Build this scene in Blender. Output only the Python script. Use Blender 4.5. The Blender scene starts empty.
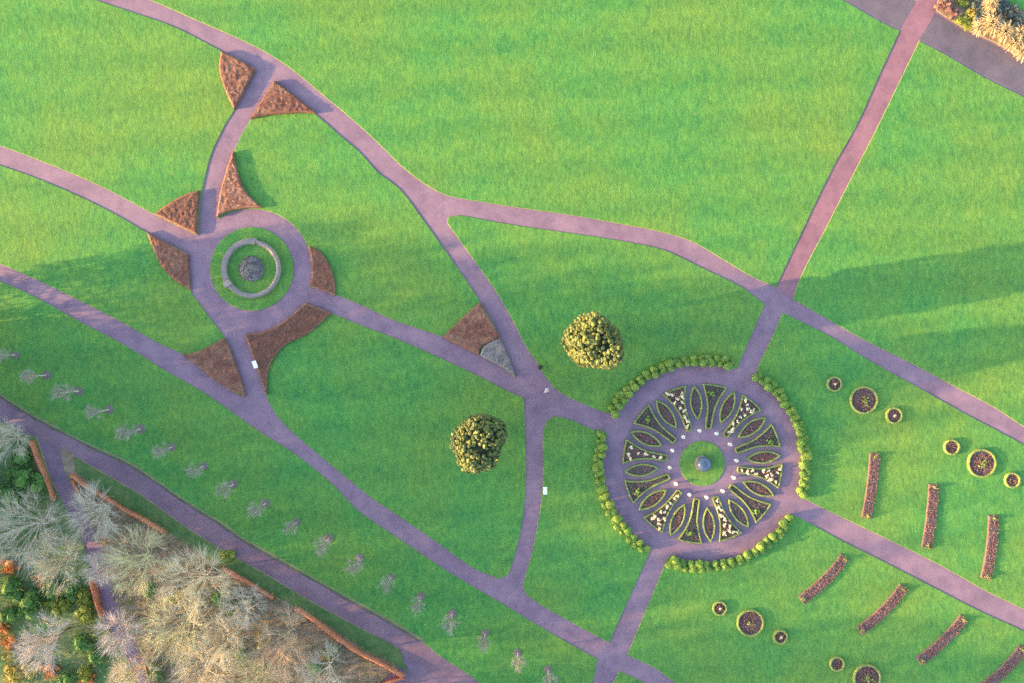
import bpy, bmesh, math, random
import numpy as np
from mathutils import Vector, Matrix, Euler
from mathutils.geometry import delaunay_2d_cdt

random.seed(7); RNG = np.random.default_rng(7)
S = 0.12                # metres per photo pixel on the ground
CAM_H = 85.0
SUN_EL = math.radians(10.5)
SUN_SLOPE = 0.17        # light travels right and slightly up the picture
GZ = 0.07               # lawn height above the paths

scene = bpy.context.scene
COL = scene.collection
R = math.radians

def P(px, py, z=0.0):
    k = S * (CAM_H - z) / CAM_H
    return ((px - 512) * k, (341.5 - py) * k)

# ------------------------------------------------------------------ objects
def link(o, parent=None):
    COL.objects.link(o)
    if parent is not None:
        o.parent = parent
    return o

def tag(o, label=None, cat=None, group=None, kind=None):
    if label: o['label'] = label
    if cat: o['category'] = cat
    if group: o['group'] = group
    if kind: o['kind'] = kind
    return o

def empty(name, loc, rz=0.0):
    o = bpy.data.objects.new(name, None)
    o.location = loc; o.rotation_euler = (0, 0, rz)
    o.empty_display_size = 0.2
    return link(o)

def mesh_obj(name, verts, faces, mat, parent=None, loc=None, smooth=False, mats=None, midx=None):
    me = bpy.data.meshes.new(name)
    me.from_pydata([tuple(v) for v in verts], [], [tuple(f) for f in faces])
    for m in (mats or [mat]):
        me.materials.append(m)
    if midx is not None:
        me.polygons.foreach_set('material_index', midx)
    if smooth:
        me.polygons.foreach_set('use_smooth', [True] * len(me.polygons))
    me.update()
    o = bpy.data.objects.new(name, me)
    if loc is not None: o.location = loc
    return link(o, parent)

def copy_tree(o, parent=None):
    kids = [c for c in COL.objects if c.parent == o]
    c = o.copy(); COL.objects.link(c); c.parent = parent
    for k in kids:
        copy_tree(k, c)
    return c

# ------------------------------------------------------------------ mesh builder
class MB:
    def __init__(s): s.v = []; s.f = []; s.m = []
    def add(s, verts, faces, mi=0):
        o = len(s.v); s.v.extend(verts); s.f.extend([tuple(i + o for i in f) for f in faces]); s.m.extend([mi] * len(faces))
    def prism(s, a, b, ra, rb, n=3, mi=0):
        a = Vector(a); b = Vector(b); d = b - a
        if d.length < 1e-5: return
        d.normalize()
        u = d.orthogonal().normalized(); w = d.cross(u)
        vs = []
        for p, r in ((a, ra), (b, rb)):
            for i in range(n):
                t = 2 * math.pi * i / n
                vs.append(p + (u * math.cos(t) + w * math.sin(t)) * r)
        fs = [(i, (i + 1) % n, n + (i + 1) % n, n + i) for i in range(n)]
        fs.append(tuple(range(n))[::-1]); fs.append(tuple(range(n, 2 * n)))
        s.add(vs, fs, mi)
    def box(s, c, d, rz=0.0, mi=0):
        c = Vector(c); m = Matrix.Rotation(rz, 3, 'Z')
        vs = [c + m @ Vector((x * d[0] / 2, y * d[1] / 2, z * d[2] / 2)) for z in (-1, 1) for y in (-1, 1) for x in (-1, 1)]
        s.add(vs, [(0, 2, 3, 1), (4, 5, 7, 6), (0, 1, 5, 4), (2, 6, 7, 3), (0, 4, 6, 2), (1, 3, 7, 5)], mi)
    def leaf(s, c, size, n=None, mi=0, tilt=1.0):
        # a small folded leaf (two triangles with a crease)
        n = Vector(n) if n is not None else Vector((0, 0, 1))
        n = (n + Vector((random.gauss(0, 1), random.gauss(0, 1), random.gauss(0, 1))) * 0.5 * tilt).normalized()
        u = n.orthogonal().normalized(); u.rotate(Matrix.Rotation(random.uniform(0, 6.283), 3, n))
        w = n.cross(u); c = Vector(c)
        l = size * random.uniform(.7, 1.3); h = l * random.uniform(.4, .65)
        s.add([c - u * l * .5, c - w * h * .5 + n * h * .25, c + u * l * .5, c + w * h * .5 + n * h * .25], [(0, 1, 2), (0, 2, 3)], mi)
    def lathe(s, prof, n=20, c=(0, 0, 0), mi=0):
        vs = []; fs = []; k = len(prof)
        for i in range(n):
            t = 2 * math.pi * i / n
            for r, z in prof:
                vs.append((c[0] + r * math.cos(t), c[1] + r * math.sin(t), c[2] + z))
        for i in range(n):
            j = (i + 1) % n
            for q in range(k - 1):
                fs.append((i * k + q, j * k + q, j * k + q + 1, i * k + q + 1))
        s.add(vs, fs, mi)
    def blob(s, c, r, sub=1, jit=.15, squash=1.0, mi=0):
        V, F = ICO[sub]
        ph = [random.uniform(0, 6.28) for _ in range(6)]
        vs = []
        for x, y, z in V:
            k = 1 + jit * (math.sin(3.1 * x + ph[0]) + math.sin(3.3 * y + ph[1]) + math.sin(3.7 * z + ph[2])) * .5 + random.uniform(-jit, jit) * .5
            vs.append((c[0] + x * r * k, c[1] + y * r * k, c[2] + z * r * k * squash))
        s.add(vs, F, mi)
    def build(s, name, mat, parent=None, loc=None, smooth=False, mats=None):
        return mesh_obj(name, s.v, s.f, mat, parent, loc, smooth, mats, s.m if mats else None)

ICO = {}
for _s in (1, 2, 3):
    _b = bmesh.new(); bmesh.ops.create_icosphere(_b, subdivisions=_s, radius=1)
    _b.verts.ensure_lookup_table()
    ICO[_s] = ([tuple(v.co) for v in _b.verts], [tuple(v.index for v in f.verts) for f in _b.faces]); _b.free()

# ------------------------------------------------------------------ outlines
def area2(p):
    return sum(p[i][0] * p[(i + 1) % len(p)][1] - p[(i + 1) % len(p)][0] * p[i][1] for i in range(len(p)))

def smooth_poly(pts, step=0.7, corner=42):
    """closed outline in metres: Catmull-Rom through the points, kept sharp at corners"""
    n = len(pts); out = []
    V = [Vector(p) for p in pts]
    def sharp(i):
        a = V[i] - V[i - 1]; b = V[(i + 1) % n] - V[i]
        if a.length < 1e-6 or b.length < 1e-6: return True
        return math.degrees(a.angle(b)) > corner
    sh = [sharp(i) for i in range(n)]
    for i in range(n):
        p1 = V[i]; p2 = V[(i + 1) % n]
        p0 = V[i - 1] if not sh[i] else p1 - (p2 - p1)
        p3 = V[(i + 2) % n] if not sh[(i + 1) % n] else p2 + (p2 - p1)
        L = (p2 - p1).length
        k = max(1, min(24, int(L / step)))
        t0 = (p2 - p0).normalized() * L if (p2 - p0).length > 1e-6 else (p2 - p1)
        t1 = (p3 - p1).normalized() * L if (p3 - p1).length > 1e-6 else (p2 - p1)
        for j in range(k):
            t = j / k
            h00 = 2*t**3 - 3*t*t + 1; h10 = t**3 - 2*t*t + t; h01 = -2*t**3 + 3*t*t; h11 = t**3 - t*t
            out.append(tuple(p1 * h00 + t0 * h10 + p2 * h01 + t1 * h11))
    if area2(out) < 0: out.reverse()
    return out

def inset(poly, d):
    n = len(poly); out = []
    for i in range(n):
        a = Vector(poly[i]) - Vector(poly[i - 1]); b = Vector(poly[(i + 1) % n]) - Vector(poly[i])
        if a.length < 1e-7: a = b
        if b.length < 1e-7: b = a
        a.normalize(); b.normalize()
        na = Vector((-a.y, a.x)); nb = Vector((-b.y, b.x))
        m = na + nb
        if m.length < 1e-4: m = na
        m.normalize()
        k = d / max(0.4, m.dot(na))
        out.append((poly[i][0] + m.x * k, poly[i][1] + m.y * k))
    return out

def pin(poly, x, y):
    c = False; n = len(poly); j = n - 1
    for i in range(n):
        xi, yi = poly[i]; xj, yj = poly[j]
        if (yi > y) != (yj > y) and x < (xj - xi) * (y - yi) / (yj - yi) + xi: c = not c
        j = i
    return c

def arc(cx, cy, r, a0, a1, n=16):
    """pixel points on an arc, angles in degrees clockwise on screen from +x"""
    return [(cx + r * math.cos(R(a0 + (a1 - a0) * i / n)), cy + r * math.sin(R(a0 + (a1 - a0) * i / n))) for i in range(n + 1)]

# ------------------------------------------------------------------ materials
def new_mat(name):
    m = bpy.data.materials.new(name); m.use_nodes = True
    nt = m.node_tree; b = nt.nodes['Principled BSDF']
    b.inputs['Specular IOR Level'].default_value = 0.25
    return m, nt, b

def N(nt, t, **kw):
    n = nt.nodes.new(t)
    for k, v in kw.items():
        if hasattr(n, k): setattr(n, k, v)
        else: n.inputs[k].default_value = v
    return n

def ramp(nt, src, stops):
    r = N(nt, 'ShaderNodeValToRGB'); e = r.color_ramp.elements
    while len(e) < len(stops): e.new(0.5)
    for el, (p, c) in zip(e, stops):
        el.position = p; el.color = (*c, 1)
    nt.links.new(src, r.inputs[0]); return r.outputs[0]

def noise(nt, scale, detail=4, rough=.6, vec=None, w=None):
    n = N(nt, 'ShaderNodeTexNoise'); n.inputs['Scale'].default_value = scale
    n.inputs['Detail'].default_value = detail; n.inputs['Roughness'].default_value = rough
    if vec is not None: nt.links.new(vec, n.inputs['Vector'])
    return n.outputs['Fac']

def coords(nt, scale=(1, 1, 1), rot=0.0, use_random=False):
    tc = N(nt, 'ShaderNodeTexCoord'); mp = N(nt, 'ShaderNodeMapping')
    mp.inputs['Scale'].default_value = scale; mp.inputs['Rotation'].default_value = (0, 0, rot)
    nt.links.new(tc.outputs['Object'], mp.inputs['Vector'])
    if use_random:
        oi = N(nt, 'ShaderNodeObjectInfo'); mu = N(nt, 'ShaderNodeVectorMath', operation='SCALE')
        mu.inputs[0].default_value = (37, 53, 11)
        nt.links.new(oi.outputs['Random'], mu.inputs['Scale']); nt.links.new(mu.outputs[0], mp.inputs['Location'])
    return mp.outputs[0]

def mix(nt, fac, a, b, blend='MIX'):
    m = N(nt, 'ShaderNodeMix', data_type='RGBA', blend_type=blend)
    for sock, v in ((m.inputs[0], fac), (m.inputs[6], a), (m.inputs[7], b)):
        if isinstance(v, (int, float)): sock.default_value = v
        elif isinstance(v, tuple): sock.default_value = (*v, 1)
        else: nt.links.new(v, sock)
    return m.outputs[2]

def bump(nt, b, h, strength=.5, dist=.05):
    n = N(nt, 'ShaderNodeBump'); n.inputs['Strength'].default_value = strength; n.inputs['Distance'].default_value = dist
    nt.links.new(h, n.inputs['Height']); nt.links.new(n.outputs[0], b.inputs['Normal'])

def foliage(name, dark, light, hue=None, trans=0.0, rough=.7, scale=2.0):
    """leafy material: every leaf or clump its own shade, plus a drifting patchiness"""
    m, nt, b = new_mat(name)
    g = N(nt, 'ShaderNodeNewGeometry'); v = coords(nt, use_random=True)
    c1 = ramp(nt, g.outputs['Random Per Island'], [(0, dark), (1, light)])
    if hue:
        nn = noise(nt, scale, 3, .6, v)
        f = ramp(nt, nn, [(.42, (0, 0, 0)), (.62, (1, 1, 1))])
        c1 = mix(nt, f, c1, hue)
    fine = noise(nt, 14, 3, .7, v)
    c1 = mix(nt, 1.0, c1, ramp(nt, fine, [(.3, (.65, .65, .65)), (.7, (1.25, 1.25, 1.2))]), 'MULTIPLY')
    nt.links.new(c1, b.inputs['Base Color']); b.inputs['Roughness'].default_value = rough
    b.inputs['Specular IOR Level'].default_value = .2
    if trans:
        t = N(nt, 'ShaderNodeBsdfTranslucent'); nt.links.new(c1, t.inputs['Color'])
        ms = N(nt, 'ShaderNodeMixShader'); ms.inputs[0].default_value = trans
        nt.links.new(b.outputs[0], ms.inputs[1]); nt.links.new(t.outputs[0], ms.inputs[2])
        nt.links.new(ms.outputs[0], nt.nodes['Material Output'].inputs['Surface'])
    return m

def rough_mat(name, a, c, scale=3, rough=.9, bstr=.4, bdist=.03, detail=6, spec=.2):
    m, nt, b = new_mat(name); v = coords(nt, use_random=True)
    n1 = noise(nt, scale, detail, .65, v)
    nt.links.new(ramp(nt, n1, [(.3, a), (.7, c)]), b.inputs['Base Color'])
    b.inputs['Roughness'].default_value = rough; b.inputs['Specular IOR Level'].default_value = spec
    bump(nt, b, noise(nt, scale * 3, 4, .7, v), bstr, bdist)
    return m

def grass_mat():
    m, nt, b = new_mat('mown_grass')
    v = coords(nt)
    big = noise(nt, .06, 4, .6, v)
    med = noise(nt, .55, 5, .65, v)
    vs = coords(nt, (1, 1, 1), R(-2))
    wv = N(nt, 'ShaderNodeTexWave', wave_type='BANDS', bands_direction='Y'); wv.inputs['Scale'].default_value = .062
    wv.inputs['Distortion'].default_value = 1.1; wv.inputs['Detail'].default_value = 2; wv.inputs['Detail Scale'].default_value = .35
    nt.links.new(vs, wv.inputs['Vector']); stripe = wv.outputs['Fac']
    fine = noise(nt, 5.0, 5, .75, v)
    vb = coords(nt, (1.0, .45, 1), R(20)); blade = noise(nt, 2.2, 5, .72, vb)
    base = ramp(nt, med, [(.25, GR[0]), (.50, GR[1]), (.78, GR[2])])
    yel = ramp(nt, big, [(.40, (0, 0, 0)), (.70, (.42, .42, .42))])
    base = mix(nt, yel, base, GR[3])
    st = ramp(nt, stripe, [(.2, (.935, .96, .965)), (.8, (1.065, 1.04, 1.01))])
    base = mix(nt, 1.0, base, st, 'MULTIPLY')
    base = mix(nt, 1.0, base, ramp(nt, fine, [(.3, (.76, .79, .78)), (.7, (1.24, 1.21, 1.19))]), 'MULTIPLY')
    base = mix(nt, 1.0, base, ramp(nt, blade, [(.34, (.72, .80, .86)), (.68, (1.26, 1.18, 1.05))]), 'MULTIPLY')
    worn = noise(nt, .9, 6, .7, coords(nt, (1, 1, 1), R(40)))
    base = mix(nt, ramp(nt, worn, [(.60, (0, 0, 0)), (.74, (.45, .45, .45))]), base, (.17, .165, .06))
    nt.links.new(base, b.inputs['Base Color'])
    b.inputs['Roughness'].default_value = .85; b.inputs['Specular IOR Level'].default_value = .08
    mx = N(nt, 'ShaderNodeMath', operation='ADD'); nt.links.new(fine, mx.inputs[0]); nt.links.new(blade, mx.inputs[1])
    bump(nt, b, mx.outputs[0], .55, .10)
    return m

def tarmac_mat(name, a, c, patch):
    m, nt, b = new_mat(name); v = coords(nt)
    n1 = noise(nt, .22, 5, .6, v); n2 = noise(nt, 1.6, 5, .7, v); n3 = noise(nt, 9, 3, .7, v)
    col = ramp(nt, n1, [(.38, a), (.62, c)])
    col = mix(nt, ramp(nt, n2, [(.52, (0, 0, 0)), (.8, (.4, .4, .4))]), col, patch)
    stain = noise(nt, .55, 6, .75, coords(nt, (1, 1, 1), R(65)))
    col = mix(nt, 1.0, col, ramp(nt, stain, [(.36, (.80, .81, .84)), (.52, (1, 1, 1)), (.70, (1.12, 1.10, 1.06))]), 'MULTIPLY')
    col = mix(nt, 1.0, col, ramp(nt, n3, [(.3, (.86, .86, .86)), (.7, (1.13, 1.12, 1.12))]), 'MULTIPLY')
    nt.links.new(col, b.inputs['Base Color']); b.inputs['Roughness'].default_value = .85
    bump(nt, b, n3, .15, .01)
    return m

GR = [(.042, .162, .050), (.066, .202, .051), (.096, .222, .048), (.185, .215, .034)]
M = {}
M['grass'] = grass_mat()
M['path'] = tarmac_mat('rosy_tarmac', (.168, .108, .150), (.212, .136, .176), (.132, .086, .126))
M['pink'] = tarmac_mat('pink_tarmac', (.188, .096, .122), (.226, .114, .140), (.150, .076, .104))
M['road'] = tarmac_mat('grey_tarmac', (.165, .100, .130), (.205, .126, .155), (.125, .078, .105))
M['road_wide'] = tarmac_mat('pale_grey_tarmac', (.088, .076, .098), (.118, .098, .122), (.066, .056, .074))
M['edge'] = rough_mat('turf_edge', (.10, .085, .04), (.26, .20, .10), 2, .9, .3)
M['litter'] = rough_mat('leaf_litter', (.13, .10, .06), (.29, .21, .15), .8, .95, .8, .08)
M['wood_floor'] = rough_mat('woodland_floor', (.040, .13, .040), (.17, .18, .075), .35, .95, .8, .1)
M['dirt'] = rough_mat('trodden_earth', (.085, .065, .060), (.15, .115, .10), 1.5, .95, .6, .03)
M['inner'] = rough_mat('crown_gap_shade', (.010, .018, .010), (.025, .035, .018), 3, .95, .5)  # near-black evergreen core, shade between the leaf clumps put into the colour
M['turf'] = rough_mat('rough_turf', (.040, .105, .032), (.125, .160, .055), 1.1, .95, .6)
M['soil'] = rough_mat('dark_soil', (.080, .056, .058), (.15, .105, .105), 4, .95, .8, .05)
M['beech'] = foliage('beech_leaves', (.105, .048, .034), (.34, .175, .118), (.17, .072, .052), 0.15, .7, .9)
M['rust'] = foliage('rust_leaves', (.32, .11, .055), (.62, .25, .14), (.44, .17, .10), 0.15, .7, .9)
M['lavender'] = foliage('grey_lavender', (.12, .104, .104), (.27, .235, .225), (.15, .130, .135), 0.0, .8, 1.2)
M['box'] = foliage('box_leaves', (.14, .19, .055), (.32, .33, .11), (.18, .24, .07), 0.15, .7, 1.5)
M['ball'] = foliage('shrub_leaves', (.10, .215, .05), (.28, .37, .08), (.15, .27, .05), 0.2, .6, .9)
M['ever'] = foliage('holly_leaves', (.026, .052, .024), (.25, .26, .075), (.085, .11, .038), 0.03, .5, .8)
M['bark'] = rough_mat('bark', (.10, .075, .06), (.20, .16, .13), 5, .9, .6)
M['stone'] = rough_mat('pale_stone', (.185, .155, .145), (.28, .235, .215), 2.5, .85, .3, .02)
M['walltop'] = rough_mat('grey_stone', (.13, .11, .115), (.22, .185, .19), 3, .85, .4, .02)  # darker than the wall faces, for the copings and the plinth
M['white'] = rough_mat('white_paint', (.78, .78, .78), (.86, .86, .85), 2, .5, .05, .01)
M['flower'] = foliage('white_petals', (.55, .47, .30), (.78, .69, .48), None, 0.1, .6)
M['red_bed'] = foliage('red_bedding', (.17, .080, .075), (.34, .165, .145), (.22, .13, .10), 0.1, .7, 1.0)
M['dark_bed'] = foliage('dark_bedding', (.085, .068, .072), (.230, .155, .165), (.12, .12, .08), 0.05, .7, 1.0)
M['mulch'] = rough_mat('mulch', (.10, .085, .070), (.19, .16, .14), 5, .95, .8, .04)

def bark_twig(name, a, c):
    m, nt, b = new_mat(name); g = N(nt, 'ShaderNodeNewGeometry')
    nt.links.new(ramp(nt, g.outputs['Random Per Island'], [(0, a), (1, c)]), b.inputs['Base Color'])
    b.inputs['Roughness'].default_value = .85
    return m
M['twig_pale'] = bark_twig('pale_twigs', (.42, .34, .28), (.74, .62, .52))
M['twig_grey'] = bark_twig('grey_twigs', (.34, .29, .22), (.62, .55, .43))
M['twig_cream'] = bark_twig('cream_twigs', (.46, .36, .22), (.80, .67, .44))
M['twig_olive'] = bark_twig('olive_twigs', (.38, .34, .17), (.70, .62, .36))
M['twig_brown'] = bark_twig('brown_twigs', (.28, .20, .14), (.56, .43, .30))
M['twig_young'] = bark_twig('young_twigs', (.22, .185, .16), (.44, .38, .34))
M['twig_dark'] = bark_twig('dark_twigs', (.06, .05, .045), (.14, .11, .09))

# ------------------------------------------------------------------ ground, paths, roads
def sheet(name, poly, z, mat):
    return mesh_obj(name, [(x, y, z) for x, y in poly], [tuple(range(len(poly)))], mat)

def slab(name, pts_px, mat, z0=-.02, z1=GZ, bev=.07, world=None, kind='structure', edge=None):
    poly = world or smooth_poly([P(*p) for p in pts_px])
    n = len(poly); inn = inset(poly, bev)
    vs = [(x, y, z0) for x, y in poly] + [(x, y, z1 - .025) for x, y in inset(poly, bev * .45)] + [(x, y, z1) for x, y in inn]
    fs = [(i, (i + 1) % n, n + (i + 1) % n, n + i) for i in range(n)] + [(n + i, n + (i + 1) % n, 2 * n + (i + 1) % n, 2 * n + i) for i in range(n)]
    mi = [1] * n + [0] * n
    fs.append(tuple(range(2 * n, 3 * n))); mi.append(0)
    o = mesh_obj(name, vs, fs, None, mats=[mat, edge or M['edge']], midx=mi)
    return tag(o, kind=kind)

tag(mesh_obj('ground', [(-1500, -1500, -.06), (1500, -1500, -.06), (1500, 1500, -.06), (-1500, 1500, -.06)], [(0, 1, 2, 3)], M['grass']), kind='structure')
tag(mesh_obj('path', [(-100, -85, 0), (100, -85, 0), (100, 85, 0), (-100, 85, 0)], [(0, 1, 2, 3)], M['path']), kind='structure')

C1 = (702.2, 463.5); R1 = 99.5      # flower wheel
C2 = (252, 269); R2 = 60            # circle with the curved walls
def a_of(c, p): return math.degrees(math.atan2(p[1] - c[1], p[0] - c[0]))

LAWN = [
 # upper left
 [(97,0),(130,11),(175,27),(220,50),(256,69),(246,90),(235,110),(225,126),(217,142),(211,156),(205,180),(200,205),(198.5,236),(155,215),(112,192),(75,175),(30,157),(0,146),(-60,128),(-320,50),(-320,-360),(-300,-150),(-60,-62)],
 # between upper path and circle
 [(275,81),(295,97),(317,115),(340,135),(360,152),(377,171),(400,189),(425,222),(450,257),(480,301),(500,337),(516,378.5),(506,370),(477,354),(442,337),(393,320),(363,306),(336,295)] + arc(*C2, R2, 17, -124, 18) + [(220,194),(226,172),(234,151),(242,134),(251,119),(263,100)],
 # left
 [(-320,85),(-60,144),(0,165),(32,176),(75,194),(112,212),(147,232),(189,254),(191,290),(201,305),(213,321.5),(225,337),(235.5,362),(242,381),(246.5,398),(238,395),(211,377),(184,355),(160,344),(125,324),(82,302),(37,280),(0,264),(-60,240),(-320,150)],
 # middle
 [(306,303),(331,313),(361,325),(406,342.5),(443,359),(481,377),(508,391),(524,398),(525,430),(526,480),(522.5,520),(515,555),(509,574),(500,579),(475,569),(437,542.5),(391,511),(373,499),(343,475),(313,450),(286,426),(273,410),(266,395),(260,375),(252,352),(245,334),(266,331),(291,316)],
 # north of the wheel
 [(458,215),(500,222.5),(550,230),(612,239),(656,247.5),(670,252),(707,270),(740,286),(765,304),(749,341),(737,369)] + arc(*C1, R1, -71, -150, 16) + [(606,413),(580,402.5),(560,392.5),(547.5,380),(540,367.5),(525,345),(515,325),(501,300),(495,290),(475,262),(457,237),(447,223),(448,217)],
 # south west of the wheel
 [(555,416),(566,418),(595,430)] + arc(*C1, R1, -162, -239, 16) + [(649,554),(609,643),(575,624.5),(540,604.5),(526,594),(523,587),(524,580),(532.5,550),(539,515),(542.5,487.5),(543,430),(547,420)],
 # right, above the straight path
 [(792.5,299),(800,277.5),(827,225),(855,170),(879,123),(919,40.5),(948,56),(984,77),(1024,97),(1340,258),(1340,610),(1100,470),(1024,427),(993,407),(955,387),(918,367),(868,342),(837,325)],
 # top middle
 [(150,0),(200,22),(232,36),(265,52),(295,72),(325,97),(355,122),(385,150),(400,165),(420,181),(445,195),(475,201),(512,207),(575,216),(625,225),(656,231),(690,241),(725,261),(752,277),(776,287.5),(795,247),(832,170),(858,123),(881,72),(900,31),(874,18),(843,0),(560,-140),(330,-360),(-60,-360),(-200,-160),(0,-66),(75,-32)],
 # east of the wheel
 [(782.5,312.5),(830,336),(868,359.5),(918,387),(958,409.5),(1024,444.5),(1100,487),(1340,628),(1340,780),(1100,648),(1024,609.5),(985.5,591),(943,567),(893,542),(830.5,512),(801,497)] + arc(*C1, R1, 18, -58, 14) + [(757,368),(770,341)],
 # south east of the wheel
 [(796,516),(843,541),(893,566),(943,592),(980.5,611),(1024,631),(1100,671),(1340,806),(1340,1040),(1000,1040),(840,768),(726,710),(675.5,683),(656,669),(627,655),(664,566)] + arc(*C1, R1, 110, 31, 14),
 # strip above the service road
 [(-320,172),(-60,258),(0,281),(37,297.5),(82,322.5),(125,345),(165,370),(200,390),(217,401),(256,429),(293,452.5),(331,482.5),(358,510),(400,539),(450,572.5),(500,602),(550,632),(597.5,659),(593,683),(575,740),(570,760),(480,683),(437,654),(425,644),(390,622),(350,600),(300,572),(275,558),(242,539),(225,527),(190,505),(160,485),(130,465),(87,445),(52,427),(25,412),(0,396),(-60,360),(-320,220)],
 # bottom wedge
 [(613,683),(619,670.5),(645.5,683),(700,712),(800,768),(830,830),(590,830),(600,730)],
]
for pts in LAWN:
    slab('lawn', pts, M['grass'])
slab('lawn', [], M['grass'], world=smooth_poly([P(*p) for p in arc(*C2, 42, 0, 351, 39)]))
slab('lawn', [], M['grass'], world=smooth_poly([P(*p) for p in arc(C1[0], C1[1], 22.8, 0, 350, 35)]))

# service road, lower left, and the wide road, upper right
road_px = [(-320,205),(-60,345),(0,391),(25,407),(52,423),(87,441),(130,461),(160,481),(190,501),(225,523),(242,535),(275,554),(300,568),(350,597),(390,618),(425,640),(437,650),(480,679),(560,740),(700,860),(640,900),(500,722),(455,685),(443,679),(425,669),(397,651),(360,631),(317,608),(282,588),(262,576),(225,556),(185,531),(140,499),(100,476),(65,454),(25,434),(0,420),(-60,384),(-320,250)]
tag(sheet('road', smooth_poly([P(*p) for p in road_px]), .004, M['road']), kind='structure')
road2_px = [(560,-148),(843,-2),(874,16),(900,29),(919,38.5),(948,54),(984,75),(1024,95),(1340,256),(1340,200),(1024,60),(993,44),(966,31.5),(935,13),(900,-8),(760,-90),(600,-170)]
tag(sheet('road', smooth_poly([P(*p) for p in road2_px]), .004, M['road_wide']), kind='structure')
cross_px = [(776,287.5),(795,247),(832,170),(858,123),(881,72),(900,31),(917,0),(960,-80),(980,-80),(936,0),(934,14),(919,40.5),(879,123),(855,170),(827,225),(800,277.5),(792,299)]
tag(sheet('path', smooth_poly([P(*p) for p in cross_px]), .008, M['pink']), kind='structure')

up = [(0,394.5),(25,410.5),(52,425.5),(87,443.5),(130,463.5),(160,483.5),(190,503.5),(225,525.5),(242,537.5),(275,556.5),(300,570.5),(350,598.5),(390,620.5),(425,642.5)]
vin = [(x + .6, y - .8 - random.uniform(0, 1.2)) for x, y in up]
up2 = []
for (x0, y0), (x1, y1) in zip(up, up[1:]):
    for k in range(4):
        q = k / 4; up2.append((x0 + (x1 - x0) * q - 1.6, y0 + (y1 - y0) * q + 2.6 + random.uniform(-1.0, 1.4)))
tag(sheet('verge', smooth_poly([P(*p) for p in up + up2[::-1]], .3, 80), .010, M['dirt']), kind='structure')
tag(sheet('verge', smooth_poly([P(*p) for p in up + vin[::-1]], .4), GZ + .004, M['litter']), kind='structure')
# woodland garden ground (lower left) split by the side path
side_l = [(37,437),(43,455),(52,480),(66,508),(82,540),(94,580),(104,620),(128,660),(140,690),(160,760)]
side_r = [(60,451),(64,470),(72,486),(86,510),(99,540),(110,580),(124,620),(142,655),(152,683),(180,760)]
slab('ground', [(-320,252),(-60,386),(0,421),(25,434)] + side_l + [(160,1000),(-320,1000)], M['wood_floor'], edge=M['litter'])
slab('ground', [(63,447),(80,459),(102,471.5),(142,495),(187,527),(227,552),(264,572.5),(284,584.5),(319,605),(362,628),(399,648),(404,664),(378,690),(360,1000),(190,1000)] + side_r[::-1], M['litter'], edge=M['litter'])
verge = [(74,456),(102,472.3),(142,496),(187,528),(227,553),(264,573.5),(284,585.5),(319,606),(362,629),(399,649),(404,662),(408,671),(360,646),(322,621),(272,594),(246,579),(210,560),(165,529),(137,513),(110,497),(76,472)]
sheet_v = mesh_obj('lawn', [(x, y, GZ + .012) for x, y in smooth_poly([P(*p) for p in verge])], [], M['grass'])
bpy.data.objects.remove(sheet_v)
tag(sheet('lawn', smooth_poly([P(*p) for p in verge]), GZ + .012, M['turf']), kind='structure')
# upper right garden ground
slab('ground', [(936,11),(966,29.5),(993,42),(1024,58),(1340,198),(1340,-200),(985,-100),(940,-10)], M['litter'], edge=M['edge'])
slab('lawn', [(1000,-4),(1012,6),(1030,14),(1340,120),(1340,-120),(1020,-60)], M['grass'], z1=GZ + .03)

# ------------------------------------------------------------------ clipped hedge blocks
def fill(poly, spacing, jit=.35):
    """triangulated interior of an outline with scattered inside points"""
    xs = [p[0] for p in poly]; ys = [p[1] for p in poly]
    pts = [Vector(p) for p in poly]; n = len(pts)
    x = min(xs)
    while x < max(xs):
        y = min(ys)
        while y < max(ys):
            q = (x + random.uniform(-jit, jit) * spacing, y + random.uniform(-jit, jit) * spacing)
            if pin(poly, *q): pts.append(Vector(q))
            y += spacing
        x += spacing
    v, e, f, *_ = delaunay_2d_cdt(pts, [(i, (i + 1) % n) for i in range(n)], [], 1, 1e-4)
    return [tuple(p) for p in v], [tuple(t) for t in f]

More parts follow.
